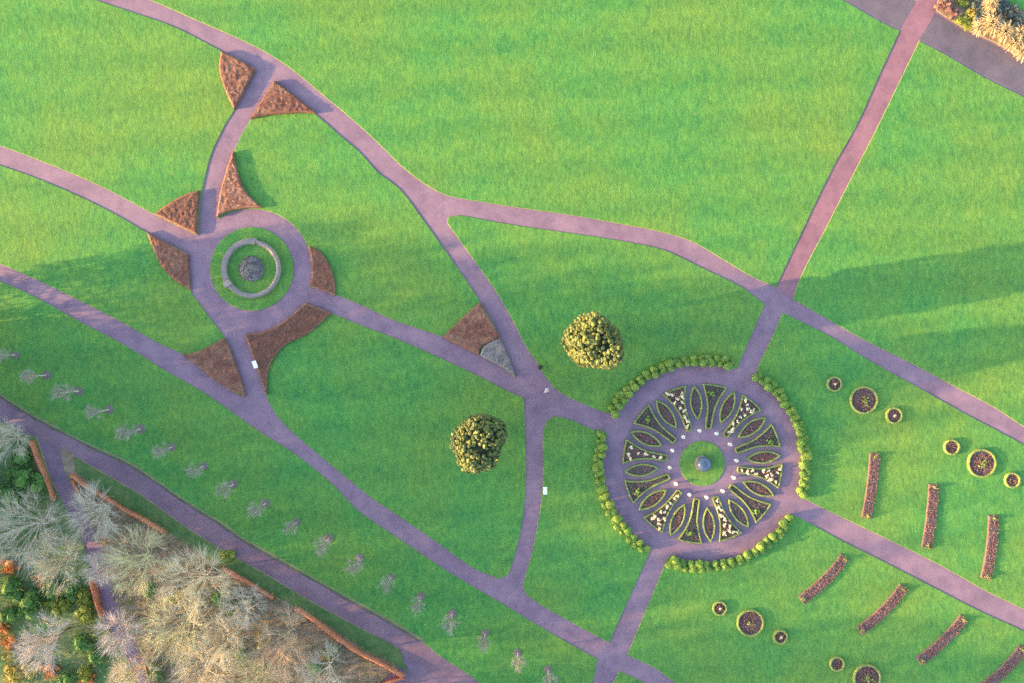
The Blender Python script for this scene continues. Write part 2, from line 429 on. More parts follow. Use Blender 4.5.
def hedge_block(name, pts_px, h, mat, label, cat, group, leaf=.13, dens=22, part='foliage', corner=42, bulge=.0):
    poly = smooth_poly([P(*p, GZ) for p in pts_px], .5, corner)
    cx = sum(p[0] for p in poly) / len(poly); cy = sum(p[1] for p in poly) / len(poly)
    poly = [(x - cx, y - cy) for x, y in poly]
    mb = MB()
    shoulder = inset(poly, .05); top = inset(poly, .18)
    n = len(poly)
    z = lambda: h + random.uniform(-.05, .05)
    vs = [(x, y, -.04) for x, y in inset(poly, .04)] + [(x + random.uniform(-.03, .03), y + random.uniform(-.03, .03), h * .72) for x, y in poly] + [(x, y, h * .97) for x, y in top]
    fs = []
    for k in range(2):
        fs += [(k*n+i, k*n+(i+1)%n, (k+1)*n+(i+1)%n, (k+1)*n+i) for i in range(n)]
    mb.add(vs, fs)
    tv, tf = fill(top, .32)
    mb.add([(x, y, h * .97 if i < n else z()) for i, (x, y) in enumerate(tv)], tf)
    A = abs(area2(poly)) / 2
    xs = [p[0] for p in poly]; ys = [p[1] for p in poly]
    k = int(A * dens); c = 0; tries = 0
    while c < k and tries < k * 30:
        tries += 1
        q = (random.uniform(min(xs), max(xs)), random.uniform(min(ys), max(ys)))
        if pin(top, *q):
            mb.leaf((q[0], q[1], h + random.uniform(0, .09)), leaf, (0, 0, 1), tilt=1.6); c += 1
    for i in range(n):
        a = poly[i]; b = poly[(i + 1) % n]; L = math.hypot(b[0]-a[0], b[1]-a[1])
        nx, ny = (b[1]-a[1]) / (L + 1e-6), -(b[0]-a[0]) / (L + 1e-6)
        for _ in range(max(1, int(L * h * 24))):
            t = random.random()
            mb.leaf((a[0]+(b[0]-a[0])*t + nx*.02, a[1]+(b[1]-a[1])*t + ny*.02, random.uniform(.05, h * .95)), leaf, (nx, ny, .2), tilt=.9)
    o = mb.build(name, mat, loc=(cx, cy, GZ))
    return tag(o, label, cat, group)

G = 'brown beech hedge blocks at the path corners'
HB = [
 ([(222,52),(238,59),(256,70),(247,88),(235,110),(229,98),(224,85),(220,70)], .72, 'small russet hedge block left of the topmost path fork'),
 ([(275,81),(296,97),(317,114),(300,113.5),(282,114.5),(266,116),(251,119.5),(263,100)], .68, 'russet triangular hedge block right of the topmost path fork'),
 ([(234,151.5),(227,172),(221,194),(217.3,218),(224,213.8),(232,211),(247,208.4),(263,208.2),(249,195),(241,181)], .75, 'russet tapering hedge block casting a shadow above the walled circle'),
 ([(155.5,214.5),(165,207),(175,200.5),(187,194.5),(199.5,190.5),(198.5,213),(198,235)], .62, 'russet fan shaped hedge block above the path entering the circle from the left'),
 ([(147.5,232.5),(168,243.5),(189,254),(190,272),(191,290),(181,284),(172,277),(160,262)], .6, 'russet hedge block below the path entering the circle from the left'),
 ([(309.5,246)] + arc(*C2, R2 + .5, -18, 16, 5) + [(324,291),(336,296),(335,282),(331,268),(325,257),(318,250)], .6, 'russet crescent hedge block on the right rim of the walled circle'),
 ([(306,303),(319,307.5),(332,313),(321,323),(311,332),(300,338),(289,343),(281,349.5),(274.5,358),(270,366),(268,375),(267.5,386),(268.5,395),(264,387),(260,375),(252,352),(245,334),(257,333),(266,331),(279,324.5),(291,316)], .62, 'largest russet hedge block, curved, below the walled circle'),
 ([(225,337.5),(231,350),(235.5,362),(242,381),(246,397),(228,388),(211,376.5),(196,364),(183,355),(195,352.5),(207,348),(217,342.5)], .62, 'russet triangular hedge block between the circle and the long lower path'),
 ([(480,302),(490,319),(500,336.5),(494,340),(487.5,342.5),(483,345.5),(480.5,348.5),(479,355),(460,346),(442.5,337),(461,319.5)], .6, 'dark russet hedge block in the fork beside a grey planted patch'),
]
for pts, h, lab in HB:
    hedge_block('hedge_block', pts, h * .58, M['beech'], lab, 'hedge', G)
hedge_block('lavender_bed', [(500,338),(507,354),(516,377),(506,369.5),(480,355.5),(482,349),(484,346.5),(488,343.5),(494,341)], .38, M['lavender'], 'grey green planted patch at the sharp tip of the path fork', 'plant bed', None, leaf=.16)

# rust coloured hedge lines round the woodland garden
def hedge_line(pts_px, w, h, label, group='rusty hedges round the woodland garden'):
    pw = [Vector(P(*p, GZ)) for p in pts_px]
    L = []; Rr = []
    for i, p in enumerate(pw):
        d = (pw[min(i + 1, len(pw) - 1)] - pw[max(i - 1, 0)]).normalized()
        nrm = Vector((-d.y, d.x)) * w * random.uniform(.42, .72) / 2
        L.append(p + nrm); Rr.append(p - nrm)
    poly = [tuple(q) for q in L + Rr[::-1]]
    px = [(x / (S * (CAM_H - GZ) / CAM_H) + 512, 341.5 - y / (S * (CAM_H - GZ) / CAM_H)) for x, y in poly]
    return hedge_block('hedge', px, h * .8, M['rust'], label, 'hedge', group, leaf=.16, dens=26, corner=60)
hedge_line([(33,441),(38,455),(45,472),(52,489),(56,500)], .75, .9, 'short rust coloured hedge left of the side path near the service road')
hedge_line([(75,479),(79,490),(83,502)], .7, .9, 'shortest rust hedge stub right of the side path mouth')
hedge_line([(73,474.5),(85,484),(98,492),(112,500),(126,509),(138,515),(152,523),(167,532)], .7, .9, 'rust hedge along the verge from the side path mouth')
hedge_line([(224,567),(236,574),(250,582),(262,590),(274,597)], .6, .8, 'rust hedge stretch along the verge beside the middle of the service road')
hedge_line([(296,607),(310,615),(322,624),(335,634),(348,643.5),(362,652),(384,663),(404,675),(392,680),(376,687)], .75, .95, 'rust hedge with a sharp hooked corner at the lower end of the service road')
hedge_line([(93,580),(97,592),(100,604),(104,616)], .7, 1.0, 'bright orange hedge stub left of the woodland side path')
hedge_line([(146,659),(150,670),(155,684),(162,700)], .7, 1.0, 'rust hedge right of the side path at the bottom edge')

# ------------------------------------------------------------------ circle with curved walls
def ring_wall(a0, a1, label, prof, cop, pier=()):
    cx, cy = P(*C2, GZ); n = 48
    root = empty('curved_wall', (cx, cy, GZ))
    def sweep(pr, b0, b1, closed, name, mat):
        mb = MB(); k = len(pr); vs = []; fs = []
        for i in range(n + 1):
            t = -R(b0 + (b1 - b0) * i / n)
            for r, z in pr: vs.append((r * S * math.cos(t), r * S * math.sin(t), z))
        for i in range(n):
            for q in range(k if closed else k - 1):
                fs.append((i*k+q, (i+1)*k+q, (i+1)*k+(q+1)%k, i*k+(q+1)%k))
        fs.append(tuple(range(k))); fs.append(tuple(n*k + q for q in range(k))[::-1])
        mb.add(vs, fs); mb.build(name, mat, root)
    sweep(prof, a0, a1, False, 'wall', M['stone'])
    sweep(cop, a0 + .4, a1 - .4, True, 'coping', M['walltop'])
    for a in pier:
        t = -R(a); m = MB(); m.box((27.6*S*math.cos(t), 27.6*S*math.sin(t), .3), (.85, .62, .66), t)
        m.build('end_pier', M['stone'], root)
    return tag(root, label, 'wall', 'curved walls of the circle')
ring_wall(152, 280.8, 'grey curved garden wall on the upper left half of the circle', [(24.6, 0), (25.0, .42), (25.2, .46), (29.4, .46), (31.0, 0)], [(25.2, .463), (25.2, .50), (29.3, .50), (29.3, .463)])
ring_wall(-78.8, 146, 'pale curved garden wall on the right and lower side of the circle', [(24.2, 0), (26.6, .50), (27.0, .54), (28.6, .54), (29.0, .5), (29.2, 0)], [(27.0, .543), (27.0, .58), (28.6, .58), (28.6, .543)], (147,))
cx, cy = P(251.7, 269, GZ)
def mound(name, r, h, mat, n, leaf, loc, label, cat):
    mb = MB(); mb.blob((0, 0, 0), r * .92, 3, .05, h / r)
    for _ in range(n):
        a = random.uniform(0, 6.283); u = math.sqrt(random.random())
        x, y = r * u * math.cos(a), r * u * math.sin(a); z = h * math.sqrt(max(0, 1 - u * u))
        mb.leaf((x, y, z + .02), leaf, (x / r, y / r, z / h), tilt=1.2)
    return tag(mb.build(name, mat, loc=loc), label, cat)
mound('lavender_mound', 1.58, .55, M['lavender'], 520, .2, (cx, cy, GZ), 'round grey lavender mound at the centre of the walled circle', 'shrub')

# ------------------------------------------------------------------ the flower wheel
def edging_mb(poly, w, h):
    mb = MB(); n = len(poly)
    rings = [(0.0, -.03), (.0, h * .75), (w * .25, h), (w * .75, h), (w, h * .75), (w, -.03)]
    vs = []
    for d, z in rings:
        vs += [(x + random.uniform(-.015, .015), y + random.uniform(-.015, .015), z + (random.uniform(-.03, .03) if z > 0 else 0)) for x, y in inset(poly, d)]
    fs = []
    for k in range(len(rings) - 1):
        fs += [(k*n+i, k*n+(i+1)%n, (k+1)*n+(i+1)%n, (k+1)*n+i) for i in range(n)]
    mb.add(vs, fs)
    mid = inset(poly, w / 2)
    for i in range(n):
        a = mid[i]; b = mid[(i + 1) % n]; L = math.hypot(b[0]-a[0], b[1]-a[1])
        for _ in range(max(1, int(L * 22))):
            t = random.random(); j = random.uniform(-w * .55, w * .55)
            mb.leaf((a[0]+(b[0]-a[0])*t + j, a[1]+(b[1]-a[1])*t + random.uniform(-w*.5, w*.5), h * random.uniform(.6, 1.15)), .10, (0, 0, 1), tilt=1.8)
    return mb

def planting_mb(poly, n, size, h, lo=.05):
    mb = MB(); xs = [p[0] for p in poly]; ys = [p[1] for p in poly]; c = t = 0
    while c < n and t < n * 40:
        t += 1; q = (random.uniform(min(xs), max(xs)), random.uniform(min(ys), max(ys)))
        if pin(poly, *q):
            for _ in range(3):
                mb.leaf((q[0] + random.uniform(-.08, .08), q[1] + random.uniform(-.08, .08), random.uniform(lo, h)), size, (0, 0, 1), tilt=1.5)
            c += 1
    return mb

def soil_obj(poly, root, z=.05):
    v, f = fill(poly, .3)
    n = len(poly)
    return mesh_obj('soil', [(x, y, z if i < n else z + random.uniform(-.02, .05)) for i, (x, y) in enumerate(v)], f, M['soil'], root)

def petal_poly():
    L = 35 * S; W = 12.6 * S; rad = (L * L / 4 + W * W / 4) / W
    pts = []
    half = math.asin(L / 2 / rad)
    for s_ in (1, -1):
        for i in range(14):
            t = -half + 2 * half * i / 14
            x = rad * math.sin(t) * s_; y = (rad * math.cos(t) - (rad - W / 2)) * s_
            pts.append((x, y))
    pts = pts[::-1] if area2(pts) < 0 else pts
    return pts
def funnel_poly():
    prof = [(35.0, 2.0), (36, 3.2), (40, 3.5), (46, 3.6), (52, 3.8), (58, 4.6), (64, 6.2), (69, 8.0), (74, 10.3), (78.6, 12.6)]
    up = [(r, w) for r, w in prof]; 
    outer = [(79.9 * math.cos(t), 79.9 * math.sin(t)) for t in [math.asin(12.2 / 79.9) * (1 - 2 * i / 10) for i in range(1, 10)]]
    pts = up + outer + [(r, -w) for r, w in prof[::-1]]
    pts = [((x - 58) * S, y * S) for x, y in pts]
    sm = smooth_poly(pts, .3, 50)
    return sm

GP = 'petal shaped beds of the flower wheel'; GF = 'funnel shaped beds of the flower wheel'
CLOCK = ['twelve', 'one', 'two', 'three', 'four', 'five', 'six', 'seven', 'eight', 'nine', 'ten', 'eleven']
wx, wy = P(*C1, 0)
def wheel_loc(ang, r):            # ang clockwise from up
    t = R(90 - ang); return (wx + r * S * math.cos(t), wy + r * S * math.sin(t), .006), t
pp = petal_poly()
def make_petal(i):
    root = empty('petal_bed', (0, 0, 0))
    edging_mb(pp, .20, .24).build('edging', M['box'], root)
    inner = inset(pp, .26); soil_obj(inner, root)
    planting_mb(inset(pp, .36), [42, 70, 95][i], .15, .24).build('bedding', [M['dark_bed'], M['red_bed'], M['red_bed']][i], root)['kind'] = 'stuff'
    return root
protos = [make_petal(0), make_petal(1), make_petal(2)]
kind = [0, 2, 2, 2, 1, 0, 1, 2, 2, 0, 1, 1]
adj = {0: 'dark planted', 1: 'sparsely red planted', 2: 'densely red planted'}
used = set()
for k in range(12):
    b = kind[k]; o = protos[b] if b not in used else copy_tree(protos[b]); used.add(b)
    loc, t = wheel_loc(-6 + 30 * k, 61.3)
    o.location = loc; o.rotation_euler = (0, 0, t)
    tag(o, f"{adj[b]} petal bed with box edging at {CLOCK[k]} o'clock of the flower wheel", 'flower bed', GP)
fp = funnel_poly()
def make_funnel(dark):
    root = empty('funnel_bed', (0, 0, 0))
    edging_mb(fp, .19, .24).build('edging', M['box'], root)
    soil_obj(inset(fp, .24), root)
    planting_mb(inset(fp, .32), 150 if dark else 90, .17, .22).build('bedding', M['dark_bed'] if dark else M['red_bed'], root)['kind'] = 'stuff'
    return root
WHERE = {0: 'upper', 1: 'upper right', 2: 'lower right', 3: 'lower', 4: 'lower left', 5: 'upper left'}
WH_W = {0: 'upper right', 1: 'right', 2: 'lower right', 3: 'lower left', 4: 'left', 5: 'upper left'}
fd = make_funnel(True); fw = make_funnel(False)
clump = None; bush = None
def flower_mesh():
    mb = MB()
    for _ in range(9): mb.blob((random.gauss(0, .09), random.gauss(0, .07), random.uniform(.14, .30)), random.uniform(.08, .12), 1, .2)
    for _ in range(26): mb.leaf((random.gauss(0, .13), random.gauss(0, .11), random.uniform(.16, .4)), .12, (0, 0, 1), tilt=1.3)
    return mb.build('flower_clump', M['flower'])
def bush_mesh():
    mb = MB()
    for _ in range(7): mb.blob((random.gauss(0, .12), random.gauss(0, .12), random.uniform(.15, .35)), .14, 1, .25)
    for _ in range(60): mb.leaf((random.gauss(0, .2), random.gauss(0, .2), random.uniform(.15, .5)), .13, (0, 0, 1), tilt=1.3)
    return mb.build('small_shrub', M['ball'])
ORD = ['first', 'second', 'third', 'fourth', 'fifth', 'sixth', 'seventh', 'eighth', 'ninth', 'tenth', 'eleventh', 'twelfth', 'thirteenth', 'fourteenth', 'fifteenth', 'sixteenth', 'seventeenth', 'eighteenth', 'nineteenth', 'twentieth']
def ordinal(n):
    if n < 20: return ORD[n]
    tens = {2: 'twenty', 3: 'thirty', 4: 'forty'}[(n + 1) // 10]; u = (n + 1) % 10
    return {20: 'twentieth', 30: 'thirtieth', 40: 'fortieth'}[n + 1] if u == 0 else tens + '-' + ORD[u - 1]
cl0 = None; bu0 = None
for k in range(6):
    o = fd if k == 0 else copy_tree(fd)
    loc, t = wheel_loc(9 + 60 * k, 58); o.location = loc; o.rotation_euler = (0, 0, t)
    tag(o, f"dark planted funnel bed with box edging, {WHERE[k]} side of the flower wheel", 'flower bed', GF)
    b = bu0.copy() if bu0 else bush_mesh()
    if bu0: COL.objects.link(b)
    bu0 = bu0 or b
    l2, _ = wheel_loc(9 + 60 * k + random.uniform(-3, 3), 71); b.location = (l2[0], l2[1], .05); b.rotation_euler = (0, 0, random.uniform(0, 6))
    tag(b, f"small green shrub in the dark funnel bed on the {WHERE[k]} side of the wheel", 'shrub', 'green shrubs in the dark funnel beds')
    o = fw if k == 0 else copy_tree(fw)
    loc, t = wheel_loc(39 + 60 * k, 58); o.location = loc; o.rotation_euler = (0, 0, t)
    tag(o, f"white planted funnel bed with box edging, {WH_W[k]} side of the flower wheel", 'flower bed', GF)
    spots = [(74, -5.5), (74.5, 3), (76.5, 7.5), (70, .5), (70.5, -5), (67, 4), (64.5, -2.5), (60, 1.5), (55, -1), (50, 1), (45, -1), (40, .6)]
    if k == 4: spots = [(74, -5.5), (73.5, 6), (66, 0), (75, 1), (58, -1.5), (50, 1), (42, -.5)]
    spots = sorted(spots, key=lambda q: -q[0])
    for j, (r, off) in enumerate(spots):
        c = cl0.copy() if cl0 else flower_mesh()
        if cl0: COL.objects.link(c)
        cl0 = cl0 or c
        r += random.uniform(-1, 1); off += random.uniform(-.8, .8)
        th = t + off / r
        c.location = (wx + r * S * math.cos(th), wy + r * S * math.sin(th), .06)
        c.rotation_euler = (0, 0, random.uniform(0, 6.28)); sc = random.uniform(.78, 1.2); c.scale = (sc * random.uniform(.8, 1.2), sc, sc)
        tag(c, f"white flower clump, {ordinal(j)} from the rim in the wheel's {WH_W[k]} white bed", 'flowers', 'white flower clumps in the funnel beds')

gr_o = [(wx + 80.6 * S * math.cos(2 * math.pi * i / 90), wy + 80.6 * S * math.sin(2 * math.pi * i / 90), .004) for i in range(90)]
gr_i = [(wx + 38 * S * math.cos(2 * math.pi * i / 90), wy + 38 * S * math.sin(2 * math.pi * i / 90), .004) for i in range(90)]
M['bed_gaps'] = tarmac_mat('bed_gap_grey', (.132, .098, .128), (.172, .126, .160), (.106, .082, .112))  # slightly darker, greyer tone on the ground between the wheel beds
tag(mesh_obj('path', gr_o + gr_i, [(i, (i + 1) % 90, 90 + (i + 1) % 90, 90 + i) for i in range(90)], M['bed_gaps']), kind='structure')

# white urns round the inner lawn
def make_urn():
    root = empty('urn', (0, 0, 0))
    mb = MB(); mb.lathe([(0, 0), (.19, 0), (.19, .06), (.11, .10), (.08, .20), (.12, .26), (.22, .36), (.25, .50), (.27, .54), (.24, .55), (.22, .50), (0, .49)], 18)
    mb.build('bowl', M['white'], root, smooth=True)
    mb = MB()
    for _ in range(45): mb.leaf((random.gauss(0, .10), random.gauss(0, .10), random.uniform(.52, .68)), .12, (0, 0, 1), tilt=1.3)
    mb.build('flowers', M['flower'], root)
    return root
u0 = make_urn()
for k in range(12):
    o = u0 if k == 0 else copy_tree(u0)
    loc, t = wheel_loc(-6 + 30 * k, 33.4); o.location = loc; o.scale = (.78, .78, .85)
    tag(o, f"small white urn of pale flowers at {CLOCK[k]} o'clock round the wheel's inner lawn", 'urn', 'white urns round the inner lawn')

# centre piece
cx, cy = P(702.4, 463.4, GZ)
root = empty('fountain', (cx, cy, GZ)); tag(root, 'blue grey domed centrepiece on a pale stone plinth amid the flower wheel', 'fountain')
mb = MB(); mb.lathe([(0, 0), (1.0, 0), (1.0, .14), (.93, .16), (.93, .42), (.88, .5), (0, .5)], 8); mb.build('plinth', M['walltop'], root)
mdome, nt, b = new_mat('blue_lead'); v = coords(nt)
nt.links.new(ramp(nt, noise(nt, 2.5, 4, .6, v), [(.3, (.065, .090, .140)), (.7, (.110, .140, .200))]), b.inputs['Base Color'])
b.inputs['Roughness'].default_value = .3; b.inputs['Metallic'].default_value = .25
mb = MB(); mb.lathe([(.88, .5), (.90, .62), (.86, .76), (.72, 1.0), (.50, 1.17), (.24, 1.26), (0, 1.28)], 28); mb.build('dome', mdome, root, smooth=True)
mb = MB(); mb.lathe([(0, 1.27), (.05, 1.28), (.03, 1.33), (0, 1.36)], 12); mb.build('finial', mdome, root, smooth=True)

# clipped balls round the wheel: two staggered rows in four crescents
def ball_mesh(r):
    mb = MB(); mb.blob((0, 0, r * .85), r, 2, .22, .95)
    for _ in range(130):
        d = Vector((random.gauss(0, 1), random.gauss(0, 1), random.gauss(.3, 1))).normalized()
        mb.leaf(Vector((0, 0, r * .85)) + d * r * random.uniform(.92, 1.22), .16, d, tilt=.9)
    return mb.build('clipped_shrub', M['ball'])
bases = [ball_mesh(.45), ball_mesh(.41), ball_mesh(.35)]
bused = set()
ARCS = [(-151.5, -72, 'upper left', 'left path'), (-59.5, 18.5, 'right', 'top path'), (30.5, 109.5, 'bottom', 'right path'), (122, 197.5, 'left', 'bottom path')]
for a0, a1, nm, frm in ARCS:
    for row, (rr, bi, ds) in enumerate(((101.4, 0, 7.9), (105.6, 2, 7.9))):
        n = int(R(a1 - a0) * rr / ds)
        for i in range(n):
            a = a0 + (a1 - a0) * (i + (.25 if row == 0 else .7)) / n + random.uniform(-.5, .5)
            b = bi if random.random() < .6 else 1
            o = bases[b]
            if b in bused: o = o.copy(); COL.objects.link(o)
            bused.add(b)
            r = rr + random.uniform(-1.0, 1.0)
            x, y = P(C1[0] + r * math.cos(R(a)), C1[1] + r * math.sin(R(a)), .4)
            o.location = (x, y, GZ - .03); o.rotation_euler = (0, 0, random.uniform(0, 6.28)); s_ = random.uniform(.82, 1.2); o.scale = (s_ * random.uniform(.9, 1.12), s_, s_ * random.uniform(.9, 1.1))
            tag(o, f"clipped ball shrub, {ordinal(i)} from the {frm} in the {nm} crescent's {'inner' if row == 0 else 'outer'} row", 'shrub', f"clipped balls of the {nm} crescent")

# ------------------------------------------------------------------ round and curved beds on the right lawns
def round_bed(px, py, r, label, big, centre):
    x, y = P(px, py, GZ); r *= S
    root = empty('round_bed', (x, y, GZ))
    circ = [(r * math.cos(t * 2 * math.pi / 40), r * math.sin(t * 2 * math.pi / 40)) for t in range(40)]
    edging_mb(circ, .24, .30).build('edging', M['box'], root)
    soil_obj(inset(circ, .25), root)
    planting_mb(inset(circ, .34), int(r * r * 75), .16, .24).build('bedding', M['red_bed'], root)['kind'] = 'stuff'
    if big:
        mb = MB()
        for _ in range(8 if centre else 3): mb.blob((random.gauss(.08, .2), random.gauss(-.1, .2), random.uniform(.2, .35)), .13, 1, .2)
        for _ in range(70 if centre else 24): mb.leaf((random.gauss(.08, .28), random.gauss(-.1, .28), random.uniform(.25, .5)), .16, (0, 0, 1), tilt=1.2)
        mb.build('centre_plant', M['box'], root)
    elif centre:
        mb = MB()
        for _ in range(4): mb.blob((random.gauss(.02, .05), random.gauss(0, .05), random.uniform(.25, .36)), .09, 1, .2)
        for _ in range(16): mb.leaf((random.gauss(.02, .10), random.gauss(0, .10), random.uniform(.28, .46)), .11, (0, 0, 1), tilt=1.2)
        mb.build('centre_flowers', M['flower'], root)
    tag(root, label, 'flower bed', 'round box edged beds on the lawn')
for a in [
 (834, 384, 7.8, 'small round bed with a white centre, nearest the wheel in the upper trio', False, True),
 (863.3, 400, 14, 'large round bed with a yellow green plant, middle of the trio nearest the wheel', True, True),
 (893.5, 415.5, 8.4, 'small round bed with a white centre beside the long right path', False, True),
 (951, 447, 8, 'small round bed without a white centre, left in the far right trio', False, False),
 (981, 463, 14.4, 'large round bed with a leafy tuft, middle of the far right trio', True, True),
 (1011.5, 480, 8, 'small plain round bed at the right edge above the curved beds', False, False),
 (719.5, 608, 7.4, 'small round bed with a white dot, left in the trio below the wheel', False, True),
 (750, 622.5, 13.6, 'large round reddish bed in the trio below the wheel', True, False),
 (780, 636.5, 7.4, 'small round bed with a white dot, right in the trio below the wheel', False, True),
 (836.5, 663.5, 7.6, 'small plain reddish round bed near the bottom edge', False, False),
 (866.5, 677.5, 14, 'large round bed cut by the bottom edge', True, True)]:
    round_bed(*a)

def curved_bed(pts_px, w, label, a_end, b_end):
    c = Vector(P(*pts_px[1], GZ))
    p0, p1, p2 = [Vector(P(*p, GZ)) - c for p in pts_px]
    L = []; Rr = []; line = []
    n = 22
    for i in range(n + 1):
        t = i / n
        q = p0 * (2*t*t - 3*t + 1) + p1 * (4*t - 4*t*t) + p2 * (2*t*t - t)
        d = (p0 * (4*t - 3) + p1 * (4 - 8*t) + p2 * (4*t - 1)).normalized()
        nn = Vector((-d.y, d.x)) * w / 2
        L.append(tuple(q + nn)); Rr.append(tuple(q - nn)); line.append(q)
    poly = L + Rr[::-1]
    if area2(poly) < 0: poly.reverse()
    root = empty('curved_bed', (c.x, c.y, GZ))
    m = len(poly); inn = inset(poly, .10); mb = MB()
    mb.add([(x, y, -.02) for x, y in poly] + [(x, y, .16) for x, y in inn], [(i, (i+1) % m, m + (i+1) % m, m + i) for i in range(m)])
    v, f = fill(inn, .25); mb.add([(x, y, .16 if i < m else .16 + random.uniform(-.03, .05)) for i, (x, y) in enumerate(v)], f)
    mb.build('soil', M['soil'], root)
    planting_mb(inset(poly, .04), 420, .15, .24, .12).build('bedding', M['red_bed'], root)['kind'] = 'stuff'
    for q, big in ((line[1], a_end), (line[-2], b_end)):
        if big:
            mb = MB()
            mb.blob((q.x, q.y, .3), .16, 1, .2)
            for _ in range(34): mb.leaf((q.x + random.gauss(0, .17), q.y + random.gauss(0, .17), random.uniform(.2, .5)), .16, (0, 0, 1), tilt=1.3)
            mb.build('end_plant', M['box'], root)
    tag(root, label, 'flower bed', 'curved red planted beds on the right lawns')
curved_bed([(874.5,453),(871.5,486),(866,518)], 1.28, 'long curved red bed nearest the wheel, above the lower right path', 1, 1)
curved_bed([(933.5,484),(931,516),(926,548)], 1.3, 'curved red bed, middle of the three above the lower right path', 1, 1)
curved_bed([(993,515),(991,547),(985,579)], 1.3, 'curved red bed nearest the right edge above the lower right path', 1, 1)
curved_bed([(845,556),(826,579),(800.5,600)], 1.28, 'curved red bed nearest the wheel, below the lower right path', 1, 1)
curved_bed([(904,586),(884,610),(859,631)], 1.28, 'second curved red bed from the wheel below the lower right path', 1, 1)
curved_bed([(964,617),(944,640),(918,661.5)], 1.28, 'third curved red bed from the wheel below the lower right path', 1, 1)
curved_bed([(1023,647),(1004,670),(978,691)], 1.28, 'curved red bed cut by the bottom right corner', 1, 1)

# ------------------------------------------------------------------ trees
def bare_crown(h, r, base, nl, nb, ntw, tw=.03, up=.6, droop=0.0, cz=None):
    """limbs, branches and twigs of a leafless crown as slim tapered prisms, local to the trunk foot"""
    mb = MB(); cz = cz or (base + h) / 2; rz = h - cz
    def surf(a, el, k=1.0):
        return Vector((r * k * math.cos(el) * math.cos(a), r * k * math.cos(el) * math.sin(a), cz + rz * k * math.sin(el)))
    for i in range(nl):
        a = 2 * math.pi * (i + random.uniform(-.3, .3)) / nl; el = random.choice((-.1, .25, .6, .95, 1.3)) + random.uniform(-.2, .2)
        s0 = Vector((0, 0, base * random.uniform(.75, 1.15)))
        e = surf(a, el, random.uniform(.72, .95)); mid = s0.lerp(e, .5) + Vector((0, 0, .08 * h)) * random.uniform(0, 1)
        r0 = .008 * h * random.uniform(.7, 1)
        mb.prism(s0, mid, r0, r0 * .65, 4); mb.prism(mid, e, r0 * .65, r0 * .2, 3)
        for j in range(nb):
            t = random.uniform(.25, 1); bp = s0.lerp(mid, t * 2) if t < .5 else mid.lerp(e, t * 2 - 1)
            be = surf(a + random.gauss(0, .38), max(-.6, min(1.5, el + random.gauss(0, .35))), random.uniform(.75, 1.02))
            be = bp.lerp(be, random.uniform(.5, .95))
            mb.prism(bp, be, tw * 1.5, tw * .8, 3)
            d0 = (be - bp)
            for q in range(ntw):
                p0 = bp.lerp(be, random.uniform(.2, 1))
                out = Vector((p0.x, p0.y, (p0.z - cz) * .7)); 
                if out.length > 1e-4: out.normalize()
                d = (out * .8 + d0.normalized() * .6 + Vector((random.gauss(0, .5), random.gauss(0, .5), random.gauss(.15, .5) - droop))).normalized()
                L = r * random.uniform(.18, .42)
                mb.prism(p0, p0 + d * L, tw * .85, tw * .35, 3)
    return mb

def bare_tree(name, px, py, h, r, mat, label, group, base=None, nl=12, nb=7, ntw=9, tw=.03, anchor_crown=True, cat='tree'):
    base = base or h * .3
    x, y = P(px, py, h * .62 if anchor_crown else 0)
    root = empty(name, (x, y, GZ - .02)); root.rotation_euler = (0, 0, random.uniform(0, 6.28))
    mb = MB(); mb.prism((0, 0, -.05), (0, 0, base * 1.15), .022 * h, .014 * h, 8); mb.build('trunk', M['bark'], root)
    bare_crown(h, r, base, nl, nb, ntw, tw).build('crown', mat, root)
    return tag(root, label, cat, group)

# row of young trees along the service road
row = [(16,355),(47,375),(79.5,391),(109.5,409.5),(141,429),(172.5,447),(204,466),(234,484),(266,503),(297,522),(329,538.5),(359.5,558),(391,577),(421,596),(452.5,613.5),(485,633),(517.5,652.5),(548,669.5)]
def young_tree():
    root = empty('young_tree', (0, 0, 0))
    mb = MB(); mb.lathe([(.54, -.02), (.50, .05), (.3, .08), (0, .09)], 16); mb.build('mulch_ring', M['mulch'], root)
    mb = MB(); mb.prism((0, 0, 0), (.03, .02, 1.7), .055, .04, 6); mb.prism((.03, .02, 1.7), (0, 0, 3.2), .04, .015, 5); mb.build('trunk', M['twig_pale'], root)
    mb = MB(); mb.prism((.35, 0, 0), (.35, 0, 1.2), .04, .04, 6); mb.build('stake', M['bark'], root)
    bare_crown(4.7, 1.05, 1.2, 14, 6, 7, .009).build('crown', M['twig_young'], root)
    return root
yts = [young_tree(), young_tree(), young_tree()]
for i, (px, py) in enumerate(row):
    o = yts[i] if i < 3 else copy_tree(yts[random.randrange(3)])
    x, y = P(px, py); o.location = (x, y, GZ); o.rotation_euler = (0, 0, random.uniform(0, 6.28)); s_ = random.uniform(.9, 1.12); o.scale = (s_, s_, s_)
    tag(o, f"young tree on a mulch ring, {ordinal(i)} from the left in the service road row", 'tree', 'young trees in a row beside the service road')

